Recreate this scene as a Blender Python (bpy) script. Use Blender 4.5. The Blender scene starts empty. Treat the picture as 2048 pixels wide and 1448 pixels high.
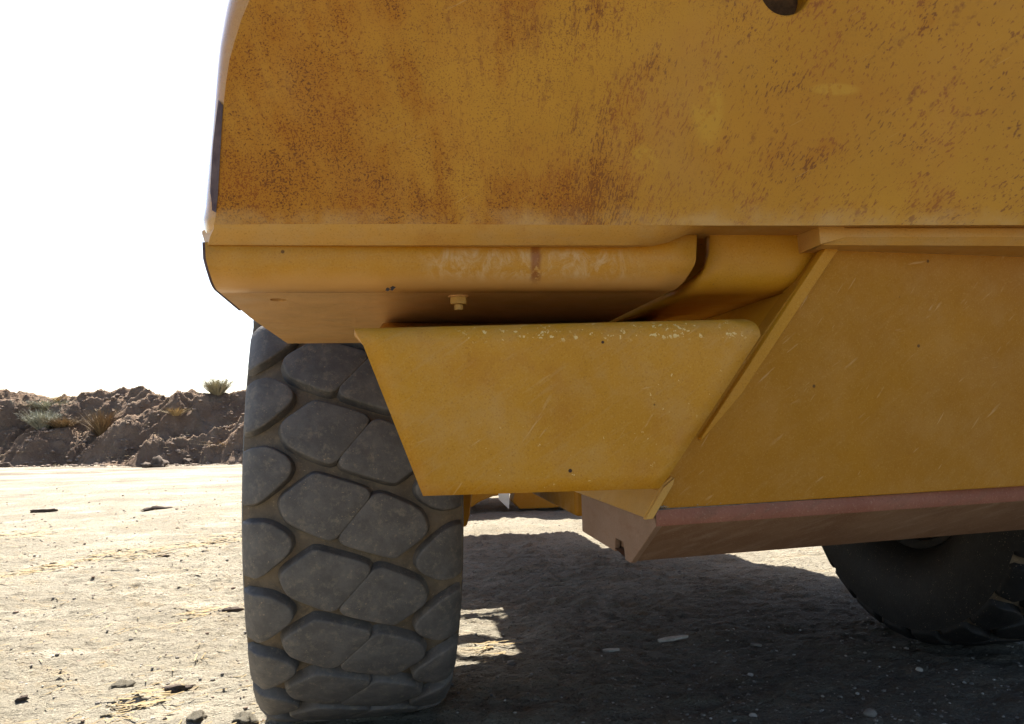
import bpy, bmesh, math, random
import numpy as np
from mathutils import Vector, Matrix, Euler

# ------------------------------------------------------------------ camera, sky, sun, exposure
scene = bpy.context.scene
COL = scene.collection
rad = math.radians

cam_data = bpy.data.cameras.new('camera')
cam_data.sensor_width = 36.0
cam_data.lens = 28.0
cam_data.clip_start = 0.05
cam_data.clip_end = 2000.0
cam = bpy.data.objects.new('camera', cam_data)
COL.objects.link(cam)
cam.matrix_world = (Matrix.Translation((0, 0, 1.056)) @ Matrix.Rotation(rad(90 + 4.38), 4, 'X')
                    @ Matrix.Rotation(rad(-1.24), 4, 'Z'))
scene.camera = cam

SUN_ELEV, SUN_AZ = 47.0, -14.0            # azimuth measured from +Y, negative is to the left
world = bpy.data.worlds.new('World')
scene.world = world
world.use_nodes = True
wn = world.node_tree
wn.nodes.clear()
sky = wn.nodes.new('ShaderNodeTexSky')
sky.sky_type = 'NISHITA'
sky.sun_disc = False
sky.sun_elevation = rad(SUN_ELEV)
sky.sun_rotation = rad(SUN_AZ)
sky.altitude = 900.0
sky.air_density = 1.0
sky.dust_density = 3.0
sky.ozone_density = 1.0
bg = wn.nodes.new('ShaderNodeBackground')
bg.inputs['Strength'].default_value = 0.06
wo = wn.nodes.new('ShaderNodeOutputWorld')
wn.links.new(sky.outputs['Color'], bg.inputs['Color'])
wn.links.new(bg.outputs['Background'], wo.inputs['Surface'])

sun_data = bpy.data.lights.new('sun', 'SUN')
sun_data.energy = 5.0
sun_data.angle = rad(0.53)
sun_data.color = (1.0, 0.95, 0.87)
sun = bpy.data.objects.new('sun', sun_data)
COL.objects.link(sun)
sd = Vector((math.sin(rad(SUN_AZ)) * math.cos(rad(SUN_ELEV)), math.cos(rad(SUN_AZ)) * math.cos(rad(SUN_ELEV)),
             math.sin(rad(SUN_ELEV))))
sun.rotation_euler = sd.to_track_quat('Z', 'Y').to_euler()
sun.location = sd * 60

scene.view_settings.view_transform = 'Standard'
scene.view_settings.look = 'None'
scene.view_settings.gamma = 1.0
scene.view_settings.exposure = 2.02
scene.view_settings.use_curve_mapping = False

# ------------------------------------------------------------------ helpers
def link(o, parent=None):
    COL.objects.link(o)
    if parent is not None:
        o.parent = parent
    return o

def tag(o, label=None, cat=None, group=None, kind=None):
    if label: o['label'] = label
    if cat: o['category'] = cat
    if group: o['group'] = group
    if kind: o['kind'] = kind
    return o

def make(name, verts, faces, mat, parent=None, smooth=None, bevel=0.0, segs=2, solid=0.0):
    """one mesh object; smooth = auto-smooth angle in degrees"""
    me = bpy.data.meshes.new(name)
    me.from_pydata([tuple(v) for v in verts], [], [tuple(f) for f in faces])
    bm = bmesh.new(); bm.from_mesh(me)
    bmesh.ops.remove_doubles(bm, verts=bm.verts, dist=1e-5)
    if not solid:
        bmesh.ops.recalc_face_normals(bm, faces=bm.faces)
    if smooth is not None:
        for f in bm.faces: f.smooth = True
        for e in bm.edges:
            if len(e.link_faces) == 2 and e.calc_face_angle(0) > rad(smooth): e.smooth = False
    bm.to_mesh(me); bm.free()
    me.materials.append(mat)
    o = bpy.data.objects.new(name, me)
    link(o, parent)
    if solid:
        m = o.modifiers.new('thickness', 'SOLIDIFY'); m.thickness = solid; m.offset = -1
    if bevel:
        m = o.modifiers.new('edge', 'BEVEL'); m.width = bevel; m.segments = segs
        m.limit_method = 'ANGLE'; m.angle_limit = rad(35); m.harden_normals = False
    return o

def loft(rings, close=False):
    n = len(rings[0]); v = [p for r in rings for p in r]; f = []
    for i in range(len(rings) - 1):
        for j in range(n if close else n - 1):
            a, b = i * n + j, i * n + (j + 1) % n
            f.append((a, b, b + n, a + n))
    return v, f

def lerp(a, b, t): return tuple(x + (y - x) * t for x, y in zip(a, b))
def resample(pts, n):
    pts = [Vector(p) for p in pts]
    d = [0]
    for a, b in zip(pts, pts[1:]): d.append(d[-1] + (b - a).length)
    out = []
    for i in range(n):
        t = d[-1] * i / (n - 1); k = 0
        while k < len(d) - 2 and d[k + 1] < t: k += 1
        s = (t - d[k]) / max(d[k + 1] - d[k], 1e-9)
        out.append(tuple(pts[k].lerp(pts[k + 1], s)))
    return out

def prism(pts, back):
    """closed solid from a planar outline, pushed by the vector back"""
    n = len(pts); b = Vector(back)
    v = [tuple(p) for p in pts] + [tuple(Vector(p) + b) for p in pts]
    f = [tuple(range(n)), tuple(range(2 * n - 1, n - 1, -1))]
    f += [(i, (i + 1) % n, n + (i + 1) % n, n + i) for i in range(n)]
    return v, f

def box(x0, x1, y0, y1, z0, z1):
    return prism([(x0, y0, z0), (x1, y0, z0), (x1, y0, z1), (x0, y0, z1)], (0, y1 - y0, 0))

def tube(p, q, r, n=16):
    p, q = Vector(p), Vector(q); d = (q - p).normalized()
    a = d.orthogonal().normalized(); b = d.cross(a)
    ring = [p + (a * math.cos(2 * math.pi * i / n) + b * math.sin(2 * math.pi * i / n)) * r for i in range(n)]
    return prism(ring, q - p)

def merge(*parts):
    V, F = [], []
    for v, f in parts:
        k = len(V); V += list(v); F += [tuple(i + k for i in q) for q in f]
    return V, F

# value noise on numpy arrays, used to shape the ground and the bank
def vnoise(x, y, seed=0):
    xi, yi = np.floor(x).astype(np.int64), np.floor(y).astype(np.int64)
    xf, yf = x - xi, y - yi
    def hsh(a, b):
        n = (a * 374761393 + b * 668265263 + seed * 1442695041) & 0x7fffffff
        n = ((n ^ (n >> 13)) * 1274126177) & 0x7fffffff
        return ((n ^ (n >> 16)) & 0xffff) / 65535.0
    u, v = xf * xf * (3 - 2 * xf), yf * yf * (3 - 2 * yf)
    return ((hsh(xi, yi) * (1 - u) + hsh(xi + 1, yi) * u) * (1 - v) + (hsh(xi, yi + 1) * (1 - u) + hsh(xi + 1, yi + 1) * u) * v) * 2 - 1

def fbm(x, y, octs=4, seed=0, gain=0.5):
    s, a = 0, 1.0
    for o in range(octs):
        s = s + a * vnoise(x * 2 ** o, y * 2 ** o, seed + o * 17); a *= gain
    return s

# ------------------------------------------------------------------ materials
class NT:
    def __init__(self, name):
        self.m = bpy.data.materials.new(name); self.m.use_nodes = True
        self.t = self.m.node_tree; self.t.nodes.clear()
        self.out = self.n('ShaderNodeOutputMaterial'); self.b = self.n('ShaderNodeBsdfPrincipled')
        self.t.links.new(self.b.outputs[0], self.out.inputs['Surface'])
        self.co = self.n('ShaderNodeTexCoord').outputs['Object']
    def n(self, k): return self.t.nodes.new(k)
    def set(self, sock, v):
        if hasattr(v, 'links') or isinstance(v, bpy.types.NodeSocket): self.t.links.new(v, sock)
        else:
            if isinstance(v, tuple) and len(v) == 3 and sock.type == 'RGBA': v = v + (1,)
            sock.default_value = v
    def map(self, scale=(1, 1, 1), rot=(0, 0, 0), loc=(0, 0, 0), vec=None):
        if rot != (0, 0, 0):                 # turn first, stretch afterwards
            k = self.n('ShaderNodeMapping'); self.set(k.inputs['Vector'], vec or self.co)
            k.inputs['Rotation'].default_value = rot; vec = k.outputs[0]; rot = (0, 0, 0)
        m = self.n('ShaderNodeMapping'); self.set(m.inputs['Vector'], vec or self.co)
        m.inputs['Scale'].default_value = scale; m.inputs['Rotation'].default_value = rot; m.inputs['Location'].default_value = loc
        return m.outputs[0]
    def noise(self, scale, detail=3, rough=0.55, vec=None, dist=0.0, color=False):
        k = self.n('ShaderNodeTexNoise'); self.set(k.inputs['Vector'], vec or self.co)
        k.inputs['Scale'].default_value = scale; k.inputs['Detail'].default_value = detail
        k.inputs['Roughness'].default_value = rough; k.inputs['Distortion'].default_value = dist
        return k.outputs['Color' if color else 'Fac']
    def voro(self, scale, vec=None, feat='F1', rnd=1.0, color=False):
        k = self.n('ShaderNodeTexVoronoi'); k.feature = feat; self.set(k.inputs['Vector'], vec or self.co)
        k.inputs['Scale'].default_value = scale; k.inputs['Randomness'].default_value = rnd
        return k.outputs['Color' if color else 'Distance']
    def math(self, op, a, b=0.0, c=None, clamp=False):
        k = self.n('ShaderNodeMath'); k.operation = op; k.use_clamp = clamp
        self.set(k.inputs[0], a); self.set(k.inputs[1], b)
        if c is not None: self.set(k.inputs[2], c)
        return k.outputs[0]
    def step(self, v, lo, hi, a=0.0, b=1.0):
        k = self.n('ShaderNodeMapRange'); k.interpolation_type = 'SMOOTHSTEP'
        self.set(k.inputs['Value'], v)
        if lo > hi: lo, hi, a, b = hi, lo, b, a
        k.inputs['From Min'].default_value = lo; k.inputs['From Max'].default_value = hi
        k.inputs['To Min'].default_value = a; k.inputs['To Max'].default_value = b
        return k.outputs['Result']
    def mix(self, f, a, b, mode='MIX'):
        k = self.n('ShaderNodeMix'); k.data_type = 'RGBA'; k.blend_type = mode
        self.set(k.inputs['Factor'], f); self.set(k.inputs['A'], a) if False else None
        self.set(k.inputs[6], a); self.set(k.inputs[7], b)
        return k.outputs[2]
    def sep(self, v=None):
        k = self.n('ShaderNodeSeparateXYZ'); self.set(k.inputs[0], v or self.co); return k.outputs
    def comb(self, x, y, z=0.0):
        k = self.n('ShaderNodeCombineXYZ')
        for i, q in enumerate((x, y, z)): self.set(k.inputs[i], q)
        return k.outputs[0]
    def blob(self, centre, size, soft=0.35):
        """soft spot at a fixed place on the part: 1 inside, 0 outside; size is the half width on each axis"""
        m = self.map(scale=tuple(1 / s for s in size), loc=tuple(-c / s for c, s in zip(centre, size)))
        k = self.n('ShaderNodeVectorMath'); k.operation = 'LENGTH'; self.set(k.inputs[0], m)
        return self.step(k.outputs['Value'], 1.0, 1.0 - soft)
    def finish(self, color, rough=0.6, bump=None, bstr=0.3, bdist=0.002, spec=0.2, metal=0.0, coat=0.0):
        self.set(self.b.inputs['Base Color'], color); self.set(self.b.inputs['Roughness'], rough)
        self.b.inputs['Specular IOR Level'].default_value = spec; self.set(self.b.inputs['Metallic'], metal)
        self.b.inputs['Coat Weight'].default_value = coat
        if bump is not None:
            k = self.n('ShaderNodeBump'); k.inputs['Strength'].default_value = bstr; k.inputs['Distance'].default_value = bdist
            self.set(k.inputs['Height'], bump); self.t.links.new(k.outputs[0], self.b.inputs['Normal'])
        return self.m

Y1, Y2, Y3 = (0.445, 0.200, 0.009), (0.49, 0.226, 0.013), (0.405, 0.172, 0.007)     # weathered machine yellow
RUST, RUSTD, DUST = (0.245, 0.066, 0.008), (0.115, 0.036, 0.009), (0.46, 0.27, 0.095)

def mul(n, *a):
    r = a[0]
    for q in a[1:]: r = n.math('MULTIPLY', r, q)
    return r

def mat_rusty():
    n = NT('rusted_yellow_paint')
    x, y, z = n.sep()
    col = n.mix(n.step(n.noise(5, 4), 0.35, 0.65), Y1, Y2)
    col = n.mix(n.step(n.noise(1.7, 3), 0.45, 0.7, 0, 0.6), col, Y3)
    # run-off fan: direction of the streaks turns with the distance from the middle of the panel
    dx = n.math('SUBTRACT', x, 0.161); dz = n.math('SUBTRACT', z, 0.761)
    th = n.math('ARCTAN2', dx, dz)
    r = n.math('POWER', n.math('ADD', n.math('MULTIPLY', dx, dx), n.math('MULTIPLY', dz, dz)), 0.5)
    fan = n.comb(n.math('MULTIPLY', th, 0.8), n.math('MULTIPLY', r, 0.13), y)
    fan2 = n.comb(n.math('MULTIPLY', th, 0.8), n.math('MULTIPLY', r, 0.21), y)
    streak = n.noise(26, 4, 0.6, vec=fan)
    fine = n.noise(75, 3, 0.6, vec=fan)
    left = n.step(x, 0.45, -0.25, 0.0, 1.0)
    right = n.step(x, 0.5, 0.8)
    low = n.step(z, 1.60, 1.42)
    clump = n.noise(7.5, 5, 0.62)
    # how much rust grows where
    amt = n.math('ADD', n.math('MULTIPLY', clump, 0.55), n.math('MULTIPLY', streak, 0.42))
    amt = n.math('ADD', amt, n.math('MULTIPLY', left, 0.10))
    amt = n.math('ADD', amt, n.math('MULTIPLY', mul(n, low, n.step(x, 0.75, 0.3)), 0.055))
    # broad orange stain
    stain = n.step(n.math('ADD', amt, n.math('MULTIPLY', n.noise(38, 4, 0.7), 0.10)), 0.525, 0.72)
    col = n.mix(n.math('MULTIPLY', stain, 0.55), col, (0.36, 0.115, 0.010))
    # specks, two sizes; round on the left, drawn out along the fan on the right
    rv = n.comb(x, n.math('MULTIPLY', y, 0.3), z)
    sp1 = n.noise(280, 2, 0.6, vec=rv)
    sp2 = n.noise(420, 2, 0.6, vec=n.map(loc=(3, 1, 7), vec=rv))
    sp3 = n.noise(340, 2, 0.6, vec=fan2)
    thr = n.step(amt, 0.38, 0.76, 0.685, 0.53)
    d1 = n.step(n.math('SUBTRACT', sp1, thr), 0.0, 0.055)
    d2 = n.step(n.math('SUBTRACT', sp2, n.math('ADD', thr, 0.01)), 0.0, 0.05)
    rnd = n.step(x, 0.75, 0.30, 0.25, 1.0)
    d1 = n.math('MULTIPLY', d1, rnd); d2 = n.math('MULTIPLY', d2, rnd)
    thr3 = n.step(n.math('ADD', amt, n.math('MULTIPLY', fine, 0.16)), 0.42, 0.76, 0.655, 0.48)
    d3 = mul(n, n.step(n.math('SUBTRACT', sp3, thr3), 0.0, 0.05), n.step(x, 0.0, 0.4))
    wide = n.step(n.math('ADD', n.noise(3.0, 4, 0.6, vec=n.map(loc=(6, 2, 3))), n.math('MULTIPLY', left, 0.22)), 0.34, 0.62)
    sp4 = n.noise(340, 2, 0.62, vec=n.map(loc=(8, 3, 2), vec=rv))
    d4 = mul(n, n.step(sp4, 0.575, 0.63), wide, rnd)
    col = n.mix(n.math('MULTIPLY', d4, 0.75), col, n.mix(n.noise(22, 2), RUSTD, (0.22, 0.062, 0.009)))
    warm = n.step(n.math('ADD', n.noise(4.2, 5, 0.65, vec=n.map(loc=(1, 9, 5))), n.math('MULTIPLY', left, 0.16)), 0.46, 0.72)
    col = n.mix(n.math('MULTIPLY', warm, 0.30), col, (0.42, 0.150, 0.008))
    col = n.mix(n.math('MULTIPLY', d2, 0.8), col, n.mix(n.noise(30, 2), RUSTD, RUST))
    col = n.mix(n.math('MULTIPLY', d1, 0.85), col, n.mix(n.step(n.noise(12, 3), 0.4, 0.62), RUSTD, RUST))
    col = n.mix(n.math('MULTIPLY', d3, 0.72), col, n.mix(n.step(n.noise(9, 2), 0.36, 0.56), (0.14, 0.043, 0.009), (0.27, 0.078, 0.010)))
    # long thin runs and grey smears
    run = mul(n, n.step(n.noise(70, 4, 0.6, vec=fan), 0.54, 0.68), n.step(n.noise(5, 4), 0.38, 0.6), n.step(n.noise(130, 3), 0.40, 0.62))
    col = n.mix(n.math('MULTIPLY', run, 0.62), col, (0.20, 0.058, 0.009))
    smear = mul(n, n.step(n.noise(34, 3, 0.6, vec=n.map(loc=(5, 5, 5), vec=fan)), 0.58, 0.75), n.step(n.noise(8, 4, vec=n.map(loc=(9, 2, 4))), 0.52, 0.7))
    col = n.mix(n.math('MULTIPLY', smear, 0.3), col, (0.15, 0.075, 0.03))
    # pale dust haze and thin pale scratches
    hz = n.step(n.noise(3.2, 5, 0.6, vec=n.map(loc=(2, 7, 1))), 0.45, 0.75, 0.0, 0.14)
    col = n.mix(hz, col, DUST)
    sc = mul(n, n.step(n.noise(20, 2, vec=n.map(scale=(0.25, 1, 9), rot=(0, 0.5, 0))), 0.70, 0.74), n.step(n.noise(6, 2), 0.5, 0.6))
    col = n.mix(n.math('MULTIPLY', sc, 0.3), col, (0.6, 0.4, 0.16))
    # touched-up patches of brighter paint
    for c, s in (((0.518,1.248,1.574), (0.034, 0.3, 0.075)), ((0.741,1.232,1.613), (0.055, 0.3, 0.013)),
                 ((0.410,1.262,1.493), (0.035, 0.3, 0.03))):
        pb = mul(n, n.blob(c, s, 0.5), n.step(n.noise(15, 5, 0.6), 0.43, 0.52), n.step(n.noise(70, 3), 0.33, 0.45))
        col = n.mix(n.math('MULTIPLY', pb, 0.6), col, (0.52, 0.275, 0.022))
    # dry dust band worn along the lower edge
    edge = n.step(n.math('ADD', z, n.math('MULTIPLY', n.noise(22, 4), 0.06)), 1.448, 1.415)
    col = n.mix(mul(n, edge, n.step(n.noise(16, 4), 0.3, 0.65), 0.55), col, (0.52, 0.31, 0.11))
    bump = n.math('ADD', n.math('MULTIPLY', d1, 0.7), n.math('MULTIPLY', n.noise(420, 2), 0.35))
    return n.finish(col, n.step(n.math('ADD', d1, stain), 0, 1.4, 0.42, 0.75), bump, 0.22, 0.0012)

def mat_paint(name, base=(Y1, Y2, Y3), dust=0.25, scratch=0.0, specks=0.3, chips=None, rusty=0.0, streakrot=0.0, drip=None, rough=0.42, white=None, low=None):
    n = NT(name)
    x, y, z = n.sep()
    col = n.mix(n.step(n.noise(4, 4), 0.35, 0.65), base[0], base[1])
    col = n.mix(n.step(n.noise(1.9, 3, vec=n.map(loc=(4, 4, 4))), 0.45, 0.7, 0, 0.7), col, base[2])
    col = n.mix(n.math('MULTIPLY', n.step(n.noise(11, 6, 0.72, vec=n.map(loc=(1, 8, 3))), 0.40, 0.74), dust), col, DUST)
    # wiped dust: fine parallel strokes
    wp = n.noise(9, 5, 0.7, vec=n.map(scale=(1.2, 1, 14), rot=(0, streakrot, 0)))
    col = n.mix(n.math('MULTIPLY', n.step(wp, 0.5, 0.74), dust * 0.7), col, DUST)
    if rusty:
        rs = n.math('MULTIPLY', n.step(n.noise(9, 5, 0.65), 0.48, 0.7), rusty)
        col = n.mix(rs, col, (0.30, 0.085, 0.015))
        rp = mul(n, n.step(n.noise(240, 2), 0.62, 0.70), n.step(n.noise(10, 4), 0.42, 0.62), rusty)
        col = n.mix(rp, col, RUST)
    # fine grain and dark specks
    gr = n.noise(330, 2, 0.7)
    col = n.mix(n.step(gr, 0.52, 0.78, 0, 0.28), col, (0.58, 0.36, 0.09))
    col = n.mix(n.step(gr, 0.45, 0.25, 0, 0.4), col, (0.20, 0.080, 0.006))
    if specks:
        vd = n.voro(17, vec=n.comb(x, n.math('MULTIPLY', y, 0.4), z)); vc = n.voro(17, vec=n.comb(x, n.math('MULTIPLY', y, 0.4), z), color=True)
        sx = n.sep(vc)[0]
        dot = mul(n, n.step(vd, 0.066, 0.042), n.step(sx, 0.25, 0.3))
        col = n.mix(n.math('MULTIPLY', dot, min(1, specks * 2.4)), col, (0.045, 0.02, 0.01))
    if scratch:
        for k, (rot, sc, lo) in enumerate(((0.62, 26, 0.66), (0.95, 34, 0.67), (0.18, 24, 0.70))):
            s = n.noise(sc, 2, 0.5, vec=n.map(scale=(0.5, 1, 5), rot=(0, rot, 0), loc=(k * 3, 0, k)))
            s = mul(n, n.step(s, lo, lo + 0.05), n.step(n.noise(13, 3, vec=n.map(loc=(k, 5, 2 * k))), 0.5, 0.66), scratch)
            col = n.mix(s, col, (0.62, 0.42, 0.20))
    if chips:
        for (zc, hw, x0, x1, dens) in chips:
            band = mul(n, n.step(n.math('ABSOLUTE', n.math('SUBTRACT', z, zc)), hw, hw * 0.4), n.step(x, x0, x0 + 0.08), n.step(x, x1, x1 - 0.05))
            ch = mul(n, band, n.step(n.noise(95, 3, 0.65), dens, dens + 0.02), n.step(n.noise(24, 2), 0.40, 0.5))
            col = n.mix(ch, col, (0.66, 0.46, 0.17))
    if low:
        col = n.mix(n.math('MULTIPLY', n.step(n.math('ADD', z, n.math('MULTIPLY', n.noise(14, 4), 0.02)), low[0], low[1]), 0.8), col, (0.56, 0.305, 0.100))
    if white:
        (x0, x1, z0, z1) = white
        sel = mul(n, n.step(x, x0 - 0.03, x0 + 0.03), n.step(x, x1 + 0.05, x1 - 0.05), n.step(z, z0 - 0.012, z0 + 0.008), n.step(z, z1 + 0.006, z1 - 0.01))
        wv = n.noise(24, 6, 0.75, vec=n.map(scale=(1.2, 1, 0.8)), dist=0.9)
        col = n.mix(mul(n, sel, n.step(wv, 0.42, 0.66), 0.6), col, (0.58, 0.41, 0.22))
    if drip:
        (xd, wd, z0, z1) = drip
        cx = n.math('ABSOLUTE', n.math('SUBTRACT', n.math('ADD', x, n.math('MULTIPLY', n.noise(30, 2), 0.008)), xd + 0.004))
        dd = mul(n, n.step(cx, wd, wd * 0.3), n.step(z, z0 - 0.004, z0 + 0.012), n.step(z, z1 + 0.004, z1), n.step(n.noise(120, 3), 0.3, 0.5))
        col = n.mix(n.math('MULTIPLY', dd, 0.8), col, (0.22, 0.062, 0.012))
    return n.finish(col, n.step(n.noise(12, 4), 0.3, 0.7, rough - 0.06, rough + 0.14), gr, 0.10, 0.0010)

def mat_rail(name, a, b, c):
    n = NT(name)
    col = n.mix(n.step(n.noise(7, 5, 0.65), 0.35, 0.65), a, b)
    s = n.noise(10, 5, 0.65, vec=n.map(scale=(1.0, 1, 6), rot=(0, 0.45, 0)))
    col = n.mix(n.step(s, 0.48, 0.72, 0, 0.7), col, c)
    g = n.noise(260, 3, 0.7)
    col = n.mix(n.step(g, 0.55, 0.75, 0, 0.4), col, (0.40, 0.26, 0.17))
    col = n.mix(n.step(g, 0.42, 0.25, 0, 0.5), col, (0.06, 0.028, 0.02))
    return n.finish(col, 0.75, g, 0.25, 0.0015, spec=0.3)

def mat_rubber(name, base, dusty, amount):
    n = NT(name)
    oi = n.n('ShaderNodeObjectInfo').outputs['Random']
    k = n.n('ShaderNodeVectorMath'); k.operation = 'ADD'; n.set(k.inputs[0], n.co)
    n.set(k.inputs[1], n.comb(n.math('MULTIPLY', oi, 37.0), n.math('MULTIPLY', oi, 11.0), 0.0))
    v = k.outputs[0]
    col = n.mix(n.step(n.noise(14, 5, 0.7, vec=v), 0.35, 0.68), base, tuple(q * 1.45 for q in base))
    col = n.mix(n.step(n.noise(36, 6, 0.75, vec=v), 0.48, 0.70, 0, amount), col, dusty)
    g = n.noise(300, 3, 0.7, vec=v)
    sp = mul(n, n.step(n.noise(170, 2, vec=v), 0.66, 0.72), n.step(n.noise(18, 3, vec=v), 0.42, 0.6))
    col = n.mix(n.math('MULTIPLY', sp, 0.7), col, (0.40, 0.30, 0.19))
    col = n.mix(n.step(g, 0.42, 0.22, 0, 0.5), col, tuple(q * 0.4 for q in base))
    bump = n.math('ADD', n.math('MULTIPLY', g, 0.5), n.noise(60, 4, 0.7, vec=v))
    return n.finish(col, 0.62, bump, 0.4, 0.0035, spec=0.3)

def mat_simple(name, a, b, rough=0.85, scale=20, bump=0.4, bd=0.004, spec=0.2):
    n = NT(name)
    oi = n.n('ShaderNodeObjectInfo').outputs['Random']
    g = n.noise(scale, 5, 0.65)
    col = n.mix(n.step(g, 0.35, 0.65), a, b)
    return n.finish(col, rough, g, bump, bd, spec=spec)

def mat_ground():
    n = NT('dry_packed_dirt')
    x, y, z = n.sep()
    col = n.mix(n.step(n.noise(1.1, 5, 0.6), 0.35, 0.65), (0.27, 0.238, 0.176), (0.34, 0.304, 0.230))
    col = n.mix(n.step(n.noise(4.5, 6, 0.7, vec=n.map(scale=(0.6, 1.4, 1), rot=(0, 0, 0.35))), 0.50, 0.72, 0, 0.65), col, (0.36, 0.275, 0.165))
    # compacted pale wheel tracks running past the bank
    tr = n.noise(1.0, 4, 0.6, vec=n.map(scale=(0.10, 0.75, 1), rot=(0, 0, -0.22)))
    far = n.step(y, 9.0, 15.0)
    col = n.mix(mul(n, n.step(tr, 0.52, 0.60), far, 0.7), col, (0.38, 0.34, 0.28))
    col = n.mix(mul(n, n.step(tr, 0.46, 0.36), far, 0.65), col, (0.15, 0.115, 0.085))
    # soil colour darkened where the machine's shade falls, painting it deeper
    shade_tint = mul(n, n.blob((2.6, 3.4, 0), (3.1, 2.6, 3), 0.5), n.step(n.noise(1.6, 4), 0.1, 0.5))
    col = n.mix(n.math('MULTIPLY', shade_tint, 0.55), col, (0.060, 0.053, 0.046))
    col = n.mix(mul(n, n.step(n.noise(1.9, 5, 0.7, vec=n.map(scale=(0.5, 1.3, 1), rot=(0, 0, -0.25), loc=(7, 3, 0))), 0.52, 0.66), n.step(x, 0.2, -0.6), 0.6), col, (0.50, 0.445, 0.345))  # whitish patches on the sunny side, painting in its overexposed glare
    # grit, with dark specks painted in for small relief shadows
    g = n.noise(95, 4, 0.75)
    v = n.voro(62); vc = n.sep(n.voro(62, color=True))
    col = n.mix(n.step(g, 0.56, 0.72, 0, 0.55), col, (0.42, 0.36, 0.27))
    col = n.mix(n.step(g, 0.47, 0.33, 0, 0.85), col, (0.10, 0.078, 0.055))
    g2 = n.noise(34, 5, 0.7, vec=n.map(scale=(0.7, 1.6, 1), rot=(0, 0, -0.2), loc=(5, 0, 0)))
    col = n.mix(n.step(g2, 0.46, 0.34, 0, 0.7), col, (0.12, 0.095, 0.068))
    peb = mul(n, n.step(v, 0.42, 0.30), n.step(vc[0], 0.90, 0.93))
    col = n.mix(n.math('MULTIPLY', peb, 0.7), col, n.mix(vc[1], (0.16, 0.13, 0.10), (0.55, 0.48, 0.38)))
    h = n.math('ADD', n.math('MULTIPLY', n.noise(26, 6, 0.75, vec=n.map(scale=(0.7, 1.5, 1), rot=(0, 0, -0.2))), 1.6), n.math('MULTIPLY', g, 0.55))
    h = n.math('ADD', h, n.math('MULTIPLY', peb, 0.4))
    return n.finish(col, 0.95, h, 1.0, 0.022, spec=0.1)

def mat_bank():
    n = NT('bank_soil')
    col = n.mix(n.step(n.noise(0.8, 6, 0.7), 0.35, 0.65), (0.175, 0.116, 0.080), (0.265, 0.188, 0.132))
    col = n.mix(n.step(n.noise(2.2, 5, 0.7, vec=n.map(loc=(3, 1, 0))), 0.52, 0.7, 0, 0.6), col, (0.20, 0.155, 0.10))
    g = n.noise(9, 5, 0.75)
    col = n.mix(n.step(g, 0.55, 0.72, 0, 0.6), col, (0.34, 0.27, 0.20))
    col = n.mix(n.step(g, 0.45, 0.3, 0, 0.5), col, (0.13, 0.092, 0.07))
    return n.finish(col, 1.0, n.math('ADD', n.noise(4, 6, 0.8), g), 0.8, 0.16, spec=0.05)

M_RUSTY = mat_rusty()
M_SKIN = mat_paint('weathered_glossy_paint', base=((0.46, 0.22, 0.04), (0.5, 0.25, 0.06), (0.44, 0.2, 0.03)), dust=0.6, specks=0.6, rusty=0.1, rough=0.2)
M_SKIN.node_tree.nodes['Principled BSDF'].inputs['Coat Weight'].default_value = 1.0
M_SKIN.node_tree.nodes['Principled BSDF'].inputs['Coat Roughness'].default_value = 0.12
M_LIP = mat_paint('worn_lip_paint', base=((0.50, 0.255, 0.05), (0.53, 0.28, 0.065), (0.47, 0.225, 0.035)), dust=0.75, specks=0.1, rusty=0.22, rough=0.45)
M_BUMPER = mat_paint('dusty_bumper_paint', base=((0.455, 0.200, 0.014), (0.49, 0.222, 0.020), (0.435, 0.182, 0.011)), dust=0.36, specks=0.3, white=(0.051,0.397, 1.305, 1.352), drip=(0.232, 0.012, 1.296, 1.366), rough=0.40, low=(1.332, 1.298))
M_UNDER = mat_paint('dusty_underside_paint', base=((0.58, 0.325, 0.115), (0.61, 0.35, 0.13), (0.56, 0.30, 0.095)), dust=0.6, specks=0.1, rusty=0.05, rough=0.5)
M_BLOCKP = mat_paint('plain_yellow_paint', dust=0.14, specks=0.25)
M_SIDE = mat_paint('scratched_side_paint', base=((0.345, 0.145, 0.005), (0.375, 0.160, 0.006), (0.32, 0.128, 0.005)), dust=0.16, scratch=0.34, specks=0.3, rough=0.55, streakrot=0.6)
M_FLAP = mat_paint('chipped_flap_paint', dust=0.42, specks=0.8, rusty=0.26, scratch=0.30, chips=[(1.2, 0.020, 0.06, 0.60, 0.60), (1.10, 0.05, 0.33, 0.58, 0.665), (1.0, 0.08, 0.08, 0.42, 0.69)], rough=0.42, streakrot=0.6)
M_FRESH = mat_paint('raw_gusset_paint', base=((0.50, 0.28, 0.06), (0.53, 0.31, 0.08), (0.46, 0.22, 0.03)), dust=0.4, specks=0.1)
M_RAIL = mat_rail('rail_primer', (0.150, 0.076, 0.037), (0.185, 0.102, 0.054), (0.23, 0.145, 0.090))
M_PINK = mat_rail('pink_primer', (0.215, 0.075, 0.043), (0.25, 0.10, 0.060), (0.19, 0.088, 0.052))
M_CAP = mat_rail('cap_primer', (0.215, 0.130, 0.080), (0.245, 0.155, 0.102), (0.20, 0.105, 0.060))
M_SILT = mat_simple('settled_silt', (0.20, 0.17, 0.12), (0.36, 0.31, 0.23), 1.0, 60)
M_TREAD = mat_rubber('tread_rubber', (0.094, 0.086, 0.079), (0.21, 0.178, 0.140), 0.75)
M_CARC = mat_rubber('dusty_groove_rubber', (0.115, 0.088, 0.060), (0.22, 0.160, 0.095), 0.85)
M_WALL = mat_rubber('shade_dark_rubber', (0.013, 0.0125, 0.012), (0.032, 0.027, 0.022), 0.3)  # wall rubber darkened so that deep shade lies in the colour
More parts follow.
